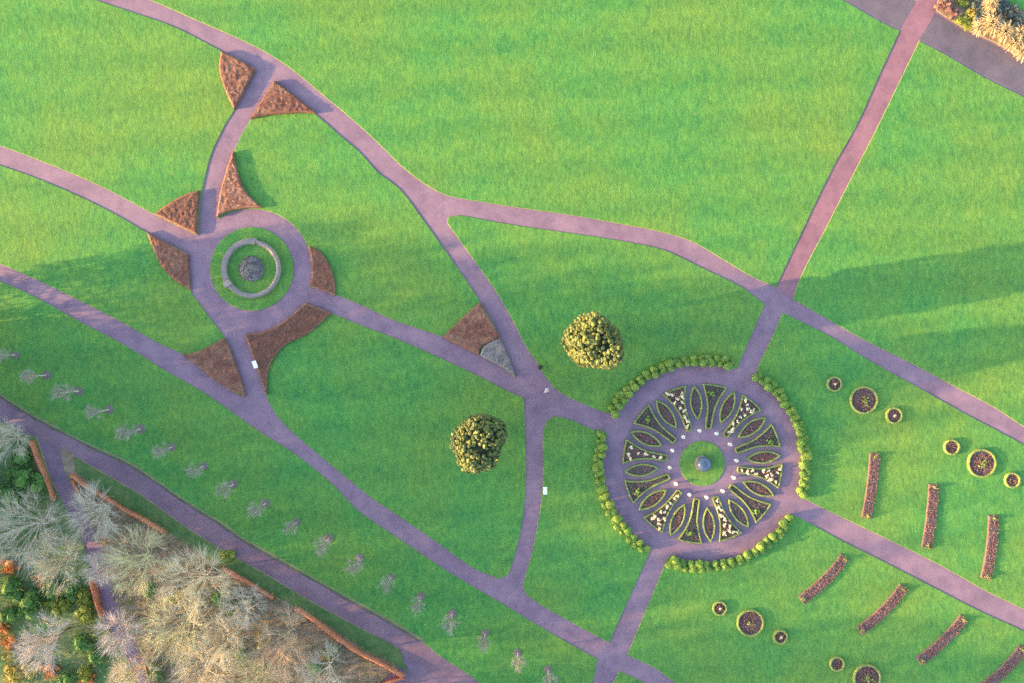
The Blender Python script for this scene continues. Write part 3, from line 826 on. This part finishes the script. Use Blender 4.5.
# the two round evergreens
def evergreen(px, py, h, r, seed, label, lean=(0, 0)):
    random.seed(seed)
    x, y = P(px, py, h * .6); root = empty('evergreen_tree', (x, y, GZ))
    mb = MB(); mb.prism((0, 0, -.05), (0, 0, h * .5), .22, .12, 10)
    for i in range(7):
        a = i * .9; mb.prism((0, 0, h * .18 + i * .1), (r * .55 * math.cos(a), r * .55 * math.sin(a), h * .45), .08, .03, 5)
    mb.build('trunk', M['bark'], root)
    ph = [random.uniform(0, 6.28) for _ in range(5)]
    def rad(d):
        a = math.atan2(d.y, d.x)
        return 1 + .07 * math.sin(2 * a + ph[0]) + .06 * math.sin(3 * a + ph[1]) + .05 * math.sin(5 * a + ph[2]) + .05 * math.sin(4 * d.z + ph[3])
    mb = MB(); c = Vector((0, 0, h * .52)); n = 1250
    for i in range(n):
        zz = 1 - 1.72 * (i + .5) / n; t = i * 2.399963 + random.uniform(-.25, .25)
        q = math.sqrt(max(0, 1 - zz * zz)) ** .62; d = Vector((q * math.cos(t), q * math.sin(t), zz))
        k = rad(d) * random.uniform(.86, 1.0)
        p = c + Vector((d.x * r, d.y * r, d.z * h * .48)) * k
        cr = random.uniform(.13, .25) * (r / 3.0)
        mb.blob(p, cr, 2, .3)
        for _ in range(9):
            dd = (d + Vector((random.gauss(0, .8), random.gauss(0, .8), random.gauss(0, .8)))).normalized()
            mb.leaf(p + dd * cr * random.uniform(.85, 1.1), .12, dd, tilt=.7)
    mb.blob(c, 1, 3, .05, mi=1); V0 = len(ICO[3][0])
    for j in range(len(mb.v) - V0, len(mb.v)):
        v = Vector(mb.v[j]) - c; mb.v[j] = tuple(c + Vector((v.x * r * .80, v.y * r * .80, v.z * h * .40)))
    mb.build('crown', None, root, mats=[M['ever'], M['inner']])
    return tag(root, label, 'tree', 'round evergreens on the lawns')
evergreen(595, 342, 14.5, 3.0, 11, 'round yellow lit evergreen on the lawn above the flower wheel')
evergreen(479, 442.5, 13.5, 2.85, 23, 'darker round evergreen on the lawn left of the vertical path')
random.seed(99)

# woodland garden trees (bare)
GT = 'bare trees of the woodland garden'
WT = [
 (8,440,7,2.9,'twig_grey','grey bare tree at the left edge just below the service road'),
 (28,527,9,5.2,'twig_grey','widest grey bare tree left of the side path'),
 (98,512,8.5,3.9,'twig_grey','grey bare tree spreading over the side path near its mouth'),
 (58,562,8,3.7,'twig_cream','cream bare tree below the wide grey one'),
 (140,560,9.5,4.2,'twig_olive','olive cream bare tree right of the side path below the verge hedge'),
 (197,583,10,4.4,'twig_cream','tan bare tree near the middle of the verge hedge'),
 (104,566,8,2.4,'twig_pale','small pale bare tree leaning over the side path'),
 (120,632,9,3.1,'twig_pale','pinkish bare tree over the lower side path'),
 (180,625,11,4.8,'twig_olive','largest olive bare tree in the middle of the woodland garden'),
 (46,643,9,3.9,'twig_pale','round pinkish grey bare tree alone among green shrubs'),
 (207,668,11,4.3,'twig_cream','cream bare tree at the bottom edge right of the side path'),
 (243,606,9.5,2.9,'twig_grey','grey bare tree with green ivy below the verge'),
 (287,642,11,4.4,'twig_brown','brown bare tree inside the hooked hedge'),
 (325,674,10,3.6,'twig_grey','grey bare tree nearest the hooked hedge corner'),
 (136,672,9.5,3.0,'twig_cream','cream bare tree beside the rust hedge at the bottom edge'),
 (258,676,11,3.8,'twig_olive','olive bare tree at the bottom edge between cream and grey trees'),
 (228,640,11,3.4,'twig_cream','tall cream bare tree between the olive tree and the brown tree'),
]
for px, py, h, r, mt, lab in WT:
    bare_tree('bare_tree', px, py, h * .78, r * .93, M[mt], lab, GT, nl=18, nb=8, ntw=10, tw=.0135)

# shrubs of the woodland garden
def shrub_mesh(r, mat, leaf=.22, n=170):
    mb = MB()
    for _ in range(9): mb.blob((random.gauss(0, r * .36), random.gauss(0, r * .36), random.uniform(.2, .7) * r), r * random.uniform(.3, .45), 1, .3)
    for _ in range(n):
        d = Vector((random.gauss(0, 1), random.gauss(0, 1), abs(random.gauss(0, 1)))).normalized()
        mb.leaf(Vector((0, 0, r * .3)) + Vector((d.x * r, d.y * r, d.z * r * .9)) * random.uniform(.6, 1.08), leaf, d, tilt=1.4)
    return mb.build('shrub', mat)
M['sh_green'] = foliage('shrub_green', (.05, .12, .035), (.15, .27, .06), (.08, .18, .045), .15)
M['sh_lime'] = foliage('shrub_lime', (.09, .15, .025), (.26, .29, .05), (.15, .20, .04), .2)
M['sh_orange'] = foliage('shrub_orange', (.30, .09, .025), (.55, .20, .06), None, .2)
M['sh_yellow'] = foliage('shrub_yellow', (.28, .20, .035), (.52, .40, .09), (.25, .24, .05), .2)
sh = {k: [shrub_mesh(1.0, M['sh_' + k]), ] for k in ('green', 'lime', 'orange', 'yellow')}
shu = set()
SHR = [
 ('green', 12, 590, 1.5, 'dark green shrub below the left orange shrub'), ('green', 30, 605, 1.7, 'dark green shrub between the two upper orange shrubs'),
 ('green', 52, 590, 1.3, 'dark green shrub under the cream bare tree'), ('green', 70, 592, 1.2, 'small dark green shrub left of the orange hedge stub'),
 ('green', 10, 615, 1.3, 'dark green shrub on the left edge above the orange pair'), ('green', 82, 645, 1.3, 'green shrub right of the lone pinkish tree'),
 ('green', 95, 658, 1.2, 'green shrub below right of the lone pinkish tree'), ('green', 66, 680, 1.1, 'green shrub on the bottom edge beside a rust shrub'),
 ('lime', 45, 608, 1.2, 'yellow green shrub left of the side path middle'), ('lime', 62, 604, 1.4, 'yellow green shrub in the middle of the green patch'),
 ('lime', 82, 598, 1.3, 'yellow green shrub touching the orange hedge stub'), ('lime', 86, 615, 1.2, 'yellow green shrub below the orange hedge stub'),
 ('lime', 84, 672, 1.1, 'lime shrub near the bottom edge right of the lone tree'), ('lime', 98, 634, 1.0, 'lime shrub beside the pinkish path tree'),
 ('orange', 9, 568, .95, 'orange shrub at the left below the wide grey tree'), ('orange', 42, 581, .85, 'orange shrub below the cream bare tree'),
 ('orange', 2, 629, .8, 'orange shrub on the left edge, upper of two'), ('orange', 8, 642, 1.0, 'orange shrub on the left edge, lower of two'),
 ('orange', 50, 672, 1.0, 'rust shrub below the lone pinkish tree'), ('orange', 88, 681, .8, 'orange shrub on the bottom edge'),
 ('yellow', 8, 655, .9, 'yellow shrub on the left edge under the orange pair'), ('yellow', 12, 674, 1.2, 'yellow shrub in the bottom left corner'),
 ('yellow', 28, 670, 1.1, 'yellow shrub right of the corner one'), ('green', 222, 600, 1.4, 'green ivy shrub under the grey tree by the verge'),
 ('green', 232, 612, 1.1, 'smaller green shrub under the grey tree by the verge'), ('green', 155, 672, 1.2, 'dark green shrub right of the bottom rust hedge'),
 ('green', 315, 668, 1.0, 'green shrub among the grey twigs by the hooked hedge'), ('lime', 330, 655, .9, 'lime shrub inside the hooked hedge'),
 ('lime', 226, 556, .8, 'lime tuft leaning towards the service road'), ('green', 20, 478, 1.8, 'dark green shrub left of the short rust hedge'),
 ('green', 38, 484, 1.5, 'dark green shrub beside the lower end of the short rust hedge'), ('green', 6, 495, 1.8, 'dark green shrub on the left edge below the road'),
 ('green', 22, 456, 1.4, 'dark green shrub between the left edge tree and the short hedge'),
 ('lime', 175, 600, 1.0, 'lime shrub between the tan tree and the olive tree'), ('green', 150, 590, 1.0, 'green shrub below the olive cream tree'),
 ('green', 240, 655, 1.0, 'dark green shrub between cream and brown trees'), ('yellow', 262, 640, .9, 'yellowish shrub left of the brown bare tree'),
]
for kd, px, py, r, lab in SHR:
    b = sh[kd][0]
    o = b if kd not in shu else b.copy()
    if kd in shu: COL.objects.link(o)
    shu.add(kd)
    x, y = P(px, py, r * .5); o.location = (x, y, GZ - .05); o.scale = (r * random.uniform(.9, 1.2), r * random.uniform(.9, 1.1), r * random.uniform(.7, .95)); o.rotation_euler = (0, 0, random.uniform(0, 6.28))
    tag(o, lab, 'shrub', 'shrubs of the woodland garden')
# uncountable undergrowth
mb = MB(); reg = smooth_poly([P(*p) for p in [(0,425),(30,440),(52,495),(85,560),(100,620),(135,690),(0,690),(-40,560)]])
reg2 = smooth_poly([P(*p) for p in [(80,473),(165,525),(245,576),(320,619),(398,664),(370,690),(150,690),(118,610),(104,560)]])
xs = None
for rg, n in ((reg, 2600), (reg2, 4200)):
    x0, x1 = min(p[0] for p in rg), max(p[0] for p in rg); y0, y1 = min(p[1] for p in rg), max(p[1] for p in rg); c = 0
    while c < n:
        q = (random.uniform(x0, x1), random.uniform(y0, y1))
        if pin(rg, *q):
            mb.leaf((q[0], q[1], GZ + random.uniform(.02, .45)), .3, (0, 0, 1), tilt=1.6); c += 1
M['under'] = foliage('undergrowth_leaves', (.08, .10, .035), (.36, .26, .16), (.11, .19, .05), .1, .8, .25)
tag(mb.build('undergrowth', M['under']), kind='stuff')

# ------------------------------------------------------------------ upper right planting
def grass_clump(px, py, r, h, mat, label):
    mb = MB()
    for _ in range(240):
        a = random.uniform(0, 6.283); k = random.uniform(.25, 1)
        d = Vector((math.cos(a), math.sin(a), 0)); p0 = d * r * .15 * k
        m = p0 + d * r * .45 * k + Vector((0, 0, h * random.uniform(.7, 1))); e = p0 + d * r * k + Vector((0, 0, h * random.uniform(.35, .8)))
        mb.prism(p0, m, .018, .014, 3); mb.prism(m, e, .016, .02, 3)
    x, y = P(px, py, h * .5)
    return tag(mb.build('grass_clump', mat, loc=(x, y, GZ)), label, 'ornamental grass', 'pale grass clumps by the upper right road')
M['straw'] = bark_twig('straw_blades', (.25, .18, .09), (.58, .46, .27))
for a in [(990,24,1.5,1.3,'tall straw coloured grass clump in the upper right bed'), (1003,33,1.5,1.3,'straw grass clump right of the tallest clump'), (1013,42,1.4,1.1,'straw grass clump on the road edge at the right'), (1021,52,1.2,1.0,'straw grass clump cut by the right edge'), (978,28,1.0,.9,'low straw grass clump beside the lime shrub'), (990,6,1.1,1.2,'straw grass clump near the top edge'), (1018,34,1.2,1.2,'straw grass clump behind the edge clumps')]:
    grass_clump(a[0], a[1], a[2], a[3], M['straw'], a[4])
M['sh_plum'] = foliage('plum_leaves', (.06, .03, .035), (.26, .13, .13), (.15, .09, .06), .1)
M['sh_blue'] = foliage('blue_shade_leaves', (.03, .045, .05), (.10, .13, .12), (.06, .08, .07), .1)  # dark blue-grey leaves painted as the shade among the clumps
sh['plum'] = [shrub_mesh(1.0, M['sh_plum'])]; sh['blue'] = [shrub_mesh(1.0, M['sh_blue'])]
for kd, px, py, r, lab in [
 ('plum', 944, 6, .95, 'plum shrub beside the pink path at the top edge'), ('plum', 953, 13, .85, 'plum shrub between the pink path and lime shrub'), ('plum', 947, -4, .9, 'plum shrub cut by the top edge'),
 ('lime', 961, 21, .75, 'lime shrub on the road edge, left of two'), ('lime', 969, 27, .65, 'lime shrub on the road edge, right of two'), ('lime', 962, 3, .7, 'lime shrub at the top edge among plum shrubs'),
 ('yellow', 971, 14, .75, 'yellow shrub behind the lime pair'), ('blue', 975, 4, .8, 'blue grey shrub standing in for shade at the top edge'), ('blue', 980, 14, .9, 'blue grey shrub standing in for shade left of the straw grasses'),
 ('blue', 1012, 14, 1.0, 'blue grey shrub standing in for shade behind the straw grasses'), ('blue', 1020, 22, 1.0, 'blue grey shrub standing in for shade at the right edge'), ('blue', 1004, 8, .9, 'blue grey shrub standing in for shade under the corner lawn'), ('plum', 967, -6, .9, 'plum shrub cut by the top edge right of the lime one')]:
    b = sh[kd][0]
    if kd in shu: o = b.copy(); COL.objects.link(o)
    else: o = b
    shu.add(kd)
    x, y = P(px, py, .4); o.location = (x, y, GZ); o.scale = (r, r * random.uniform(.9, 1.1), r * .8); o.rotation_euler = (0, 0, random.uniform(0, 6.28))
    tag(o, lab, 'shrub', 'shrubs of the upper right bed')

# ------------------------------------------------------------------ small things
def info_panel(px, py, rz, label):
    x, y = P(px, py); root = empty('information_panel', (x, y, .02), rz)
    mb = MB()
    for sx in (-.3, .3): mb.prism((0, sx, 0), (0, sx, .86), .03, .03, 8)
    mb.build('leg', M['bark'], root); 
    mb = MB(); mb.box((0, 0, 0), (.46, .88, .035)); o = mb.build('panel', M['white'], root, loc=(0, 0, .9)); o.rotation_euler = (0, R(-14), 0)
    tag(root, label, 'sign', 'small white panels beside the paths')
info_panel(257.6, 364.2, R(-160), 'small white panel on the left edge of the largest russet hedge block')
info_panel(544.8, 489.2, R(180), 'small white panel on the lawn edge right of the vertical path')

x, y = P(540, 367); root = empty('litter_bin', (x, y, GZ))
mbl, nt, b = new_mat('black_metal'); b.inputs['Base Color'].default_value = (.02, .025, .025, 1); b.inputs['Roughness'].default_value = .5
mb = MB(); mb.lathe([(0, 0), (.24, 0), (.26, .1), (.26, .8), (.28, .82), (.28, .86), (.2, .86), (.2, .7), (0, .7)], 16); mb.build('body', mbl, root)
mb = MB(); mb.lathe([(.27, .95), (.2, 1.02), (0, 1.06)], 16); mb.build('lid', mbl, root)
for i in range(3):
    a = i * 2.09; mb = MB(); mb.prism((.24*math.cos(a), .24*math.sin(a), .85), (.24*math.cos(a), .24*math.sin(a), .97), .015, .015, 6); mb.build('strut', mbl, root)
tag(root, 'small dark bin on the lawn edge above the path junction', 'bin')

# person
def skin(name, joints, mat, parent):
    """joints: list of (co, radius, parent index)"""
    me = bpy.data.meshes.new(name)
    me.from_pydata([j[0] for j in joints], [(i, j[2]) for i, j in enumerate(joints) if j[2] is not None], [])
    me.materials.append(mat); o = bpy.data.objects.new(name, me); link(o, parent)
    o.modifiers.new('Skin', 'SKIN')
    sv = me.skin_vertices
    if not sv: return o
    for i, j in enumerate(joints):
        sv[0].data[i].radius = (j[1], j[1]); sv[0].data[i].use_root = (i == 0)
    o.modifiers.new('Sub', 'SUBSURF').levels = 1
    return o
def ensure_skin(me):
    if not me.skin_vertices:
        b = bmesh.new(); b.from_mesh(me); b.verts.layers.skin.verify(); b.to_mesh(me); b.free()
def skin2(name, joints, mat, parent):
    me = bpy.data.meshes.new(name)
    me.from_pydata([j[0] for j in joints], [(i, j[2]) for i, j in enumerate(joints) if j[2] is not None], [])
    ensure_skin(me); me.materials.append(mat)
    for i, j in enumerate(joints):
        d = me.skin_vertices[0].data[i]; r = j[1]; d.radius = r if isinstance(r, tuple) else (r, r); d.use_root = (i == 0)
    o = bpy.data.objects.new(name, me); link(o, parent)
    m = o.modifiers.new('Skin', 'SKIN'); m.use_smooth_shade = True
    s = o.modifiers.new('Sub', 'SUBSURF'); s.levels = 1; s.render_levels = 2
    return o
def flat(name, c, rough=.7):
    m, nt, b = new_mat(name); v = coords(nt)
    nt.links.new(ramp(nt, noise(nt, 12, 3, .6, v), [(.3, tuple(k * .88 for k in c)), (.7, tuple(min(1, k * 1.1) for k in c))]), b.inputs['Base Color']); b.inputs['Roughness'].default_value = rough
    return m
x, y = P(546, 391.2); person = empty('person', (x, y, .008), R(8))
tag(person, 'person in a pink coat and pale hat walking at the path junction', 'person')
sk = flat('skin_tone', (.48, .30, .23)); pk = flat('pink_cloth', (.62, .36, .38)); dk = flat('dark_cloth', (.03, .03, .045)); ht = flat('pale_hat', (.38, .42, .47)); hr = flat('dark_hair', (.03, .022, .02))
J = [((0, 0, .92), .13, None), ((0, .04, 1.12), .125, 0), ((0, .11, 1.31), .14, 1), ((0, .19, 1.43), .06, 2), ((0, .26, 1.51), .075, 3), ((0, .31, 1.60), .09, 4), ((0, .33, 1.68), .06, 5)]
def limb(chain, par):
    for co, r in chain:
        J.append((co, r, par)); par = len(J) - 1
    return par
for s_, leg, arm in ((-1, .22, -.22), (1, -.24, .24)):
    limb([((s_*.09, 0, .86), .09), ((s_*.10, leg*.6, .48), .06), ((s_*.10, leg - .05, .10), .042), ((s_*.10, leg + .10, .035), .035)], 0)
    w = limb([((s_*.19, .07, 1.36), .06), ((s_*.25, .05 + arm*.4, 1.10), .045), ((s_*.25, .12 + arm, .90), .032), ((s_*.25, .15 + arm*1.1, .84), .034)], 2)
    hx, hy = s_*.25, .15 + arm*1.1
    for f in range(4):
        limb([((hx + (f-1.5)*.018, hy + .035, .795), .009), ((hx + (f-1.5)*.019, hy + .04, .765 - (.006 if f in (1, 2) else 0)), .008), ((hx + (f-1.5)*.018, hy + .02, .74), .007)], w)
    limb([((hx - s_*.04, hy + .03, .82), .010), ((hx - s_*.045, hy + .05, .79), .008)], w)
body = skin2('body', J, sk, person)
CJ = [((0, .0, .80), (.21, .16), None), ((0, .04, 1.10), (.20, .17), 0), ((0, .10, 1.30), (.24, .18), 1), ((0, .17, 1.42), .085, 2)]
for s_, arm in ((-1, -.22), (1, .24)):
    k = len(CJ); CJ += [((s_*.22, .07, 1.36), .085, 2), ((s_*.27, .05 + arm*.4, 1.10), .065, k), ((s_*.26, .11 + arm, .93), .055, k + 1)]
skin2('coat', CJ, pk, person)
TJ = [((0, 0, .90), .15, None)]
for s_, leg in ((-1, .22), (1, -.24)):
    k = len(TJ); TJ += [((s_*.09, 0, .82), .10, 0), ((s_*.10, leg*.6, .48), .075, k), ((s_*.10, leg - .05, .12), .06, k + 1)]
skin2('trousers', TJ, dk, person)
for s_, leg in ((-1, .22), (1, -.24)):
    mb = MB(); mb.blob((s_*.10, leg + .03, .045), .08, 2, .02); o = mb.build('shoe', dk, person, smooth=True); o.scale = (.6, 1.0, .6); o.location = (s_*.04, 0, .02)
mb = MB(); mb.blob((0, .27, 1.56), .105, 2, .03, 1.1); mb.build('hair', hr, person, smooth=True)
mb = MB(); mb.lathe([(.15, 1.66), (.145, 1.675), (.11, 1.68), (.105, 1.73), (.075, 1.77), (0, 1.785)], 20, (0, .32, 0)); mb.build('hat', ht, person, smooth=True)
mb = MB(); mb.blob((0, .43, 1.59), .018, 1, 0); mb.build('nose', sk, person, smooth=True)

# ------------------------------------------------------------------ trees beyond the frame whose shade lies on the lawns
def tall_tree(px, py, h, r, n, label):
    x, y = P(px, py); root = empty('tall_tree', (x, y, -.05))
    mb = MB(); mb.prism((0, 0, -.1), (0, 0, h * .9), .35, .06, 8); mb.build('trunk', M['bark'], root)
    mb = MB(); c = h * .55; rz = h * .45
    for _ in range(n):
        d = Vector((random.gauss(0, 1), random.gauss(0, 1), random.gauss(0, 1))).normalized() * random.random() ** (1 / 2.4)
        p = Vector((d.x * r, d.y * r, c + d.z * rz))
        e = Vector((random.gauss(0, 1), random.gauss(0, 1), random.gauss(.5, .8))).normalized() * random.uniform(.8, 1.9)
        mb.prism(p - e / 2, p + e / 2, random.uniform(.05, .10), .02, 3)
    mb.build('crown', M['twig_dark'], root)
    return tag(root, label, 'tree', 'tall trees beyond the left edge')
for i, (px, yp, h, r) in enumerate([(-330,610,27,3.2),(-340,655,28,3.2),(-330,700,29,3.2),(-340,745,29,3.2),(-330,790,29,3.2)]):
    o = tall_tree(px, yp - SUN_SLOPE * px, h, r, int(h * r * 9), f"added thin shade tree, unseen far beyond the left edge, {ordinal(i)} from the top")  # sparse unseen crowns added to dim the sun on the lower lawns
for i, (px, yp, h, r) in enumerate([(-75,345,4.0,2.4),(-80,378,6.0,2.6),(-75,408,6.5,2.6),(-80,440,7.0,2.6),(-75,470,7.0,2.6),(-80,503,7.0,2.6),(-75,535,6.5,2.6)]):
    o = tall_tree(px, yp - SUN_SLOPE * px, h, r, 900, f"added low shade tree, unseen beyond the left edge, {ordinal(i)} from the top"); o['group'] = 'added low shade trees beyond the left edge'  # unseen low belt added to block sun passing under the tall crowns
def sp(yp, x): return yp - SUN_SLOPE * x
TT = [(-100,288,11.5,2.3),(-110,318,13.5,2.6),(-100,350,16.0,2.6),(-115,380,18.5,2.4),(-120,405,20.5,2.3),(-130,433,23.5,2.6),(-120,458,24.5,2.5),(-130,484,24.0,2.6),(-120,514,25.0,2.6),(-130,545,25.5,2.6),(-120,575,25.0,2.4)]
for i, (px, yp, h, r) in enumerate(TT):
    tall_tree(px, sp(yp, px), h, r, int(h * r * (24 if yp < 420 else 33)), f"tall dark tree beyond the left edge, {ordinal(i)} from the top")
for i, (px, py, h, r) in enumerate([(330,740,15,3.6),(395,760,16,3.6),(455,775,17,3.8),(520,790,17,3.8),(270,735,15,3.6),(210,740,14,3.4)]):
    o = tall_tree(px, py, h, r, int(h * r * 16), f"tall bare tree below the bottom edge, {ordinal(i)} planted"); o['group'] = 'tall trees below the bottom edge'

# ------------------------------------------------------------------ light, sky, camera
w = bpy.data.worlds.new('World'); scene.world = w; w.use_nodes = True
nt = w.node_tree; bg = nt.nodes['Background']
sky = nt.nodes.new('ShaderNodeTexSky'); sky.sky_type = 'NISHITA'; sky.sun_disc = False
d = Vector((1, SUN_SLOPE, 0)).normalized() * math.cos(SUN_EL); d.z = -math.sin(SUN_EL)     # the way the light travels
sky.sun_elevation = SUN_EL; sky.sun_rotation = math.atan2(-d.x, -d.y)
sky.air_density = 1.0; sky.dust_density = 1.5; sky.ozone_density = 1.0
nt.links.new(sky.outputs[0], bg.inputs[0]); bg.inputs[1].default_value = .15
L = bpy.data.lights.new('sun', 'SUN'); L.energy = 3.7; L.angle = R(.55); L.color = (1, .60, .24)
so = bpy.data.objects.new('sun', L); link(so); so.rotation_euler = d.to_track_quat('-Z', 'Y').to_euler(); so.location = (-60, -20, 60)

cam = bpy.data.cameras.new('camera'); co = bpy.data.objects.new('camera', cam); link(co)
co.location = (0, 0, CAM_H); co.rotation_euler = (0, 0, 0)
cam.sensor_width = 36; cam.lens = 36 * CAM_H / (1024 * S); cam.clip_end = 5000
scene.camera = co
vs_ = scene.view_settings
scene.display_settings.display_device = 'sRGB'
vs_.view_transform = 'Standard'; vs_.look = 'None'; vs_.gamma = 1; vs_.use_curve_mapping = False
vs_.exposure = 2.7
scene.cycles.max_bounces = 5; scene.cycles.diffuse_bounces = 3; scene.cycles.use_denoising = False
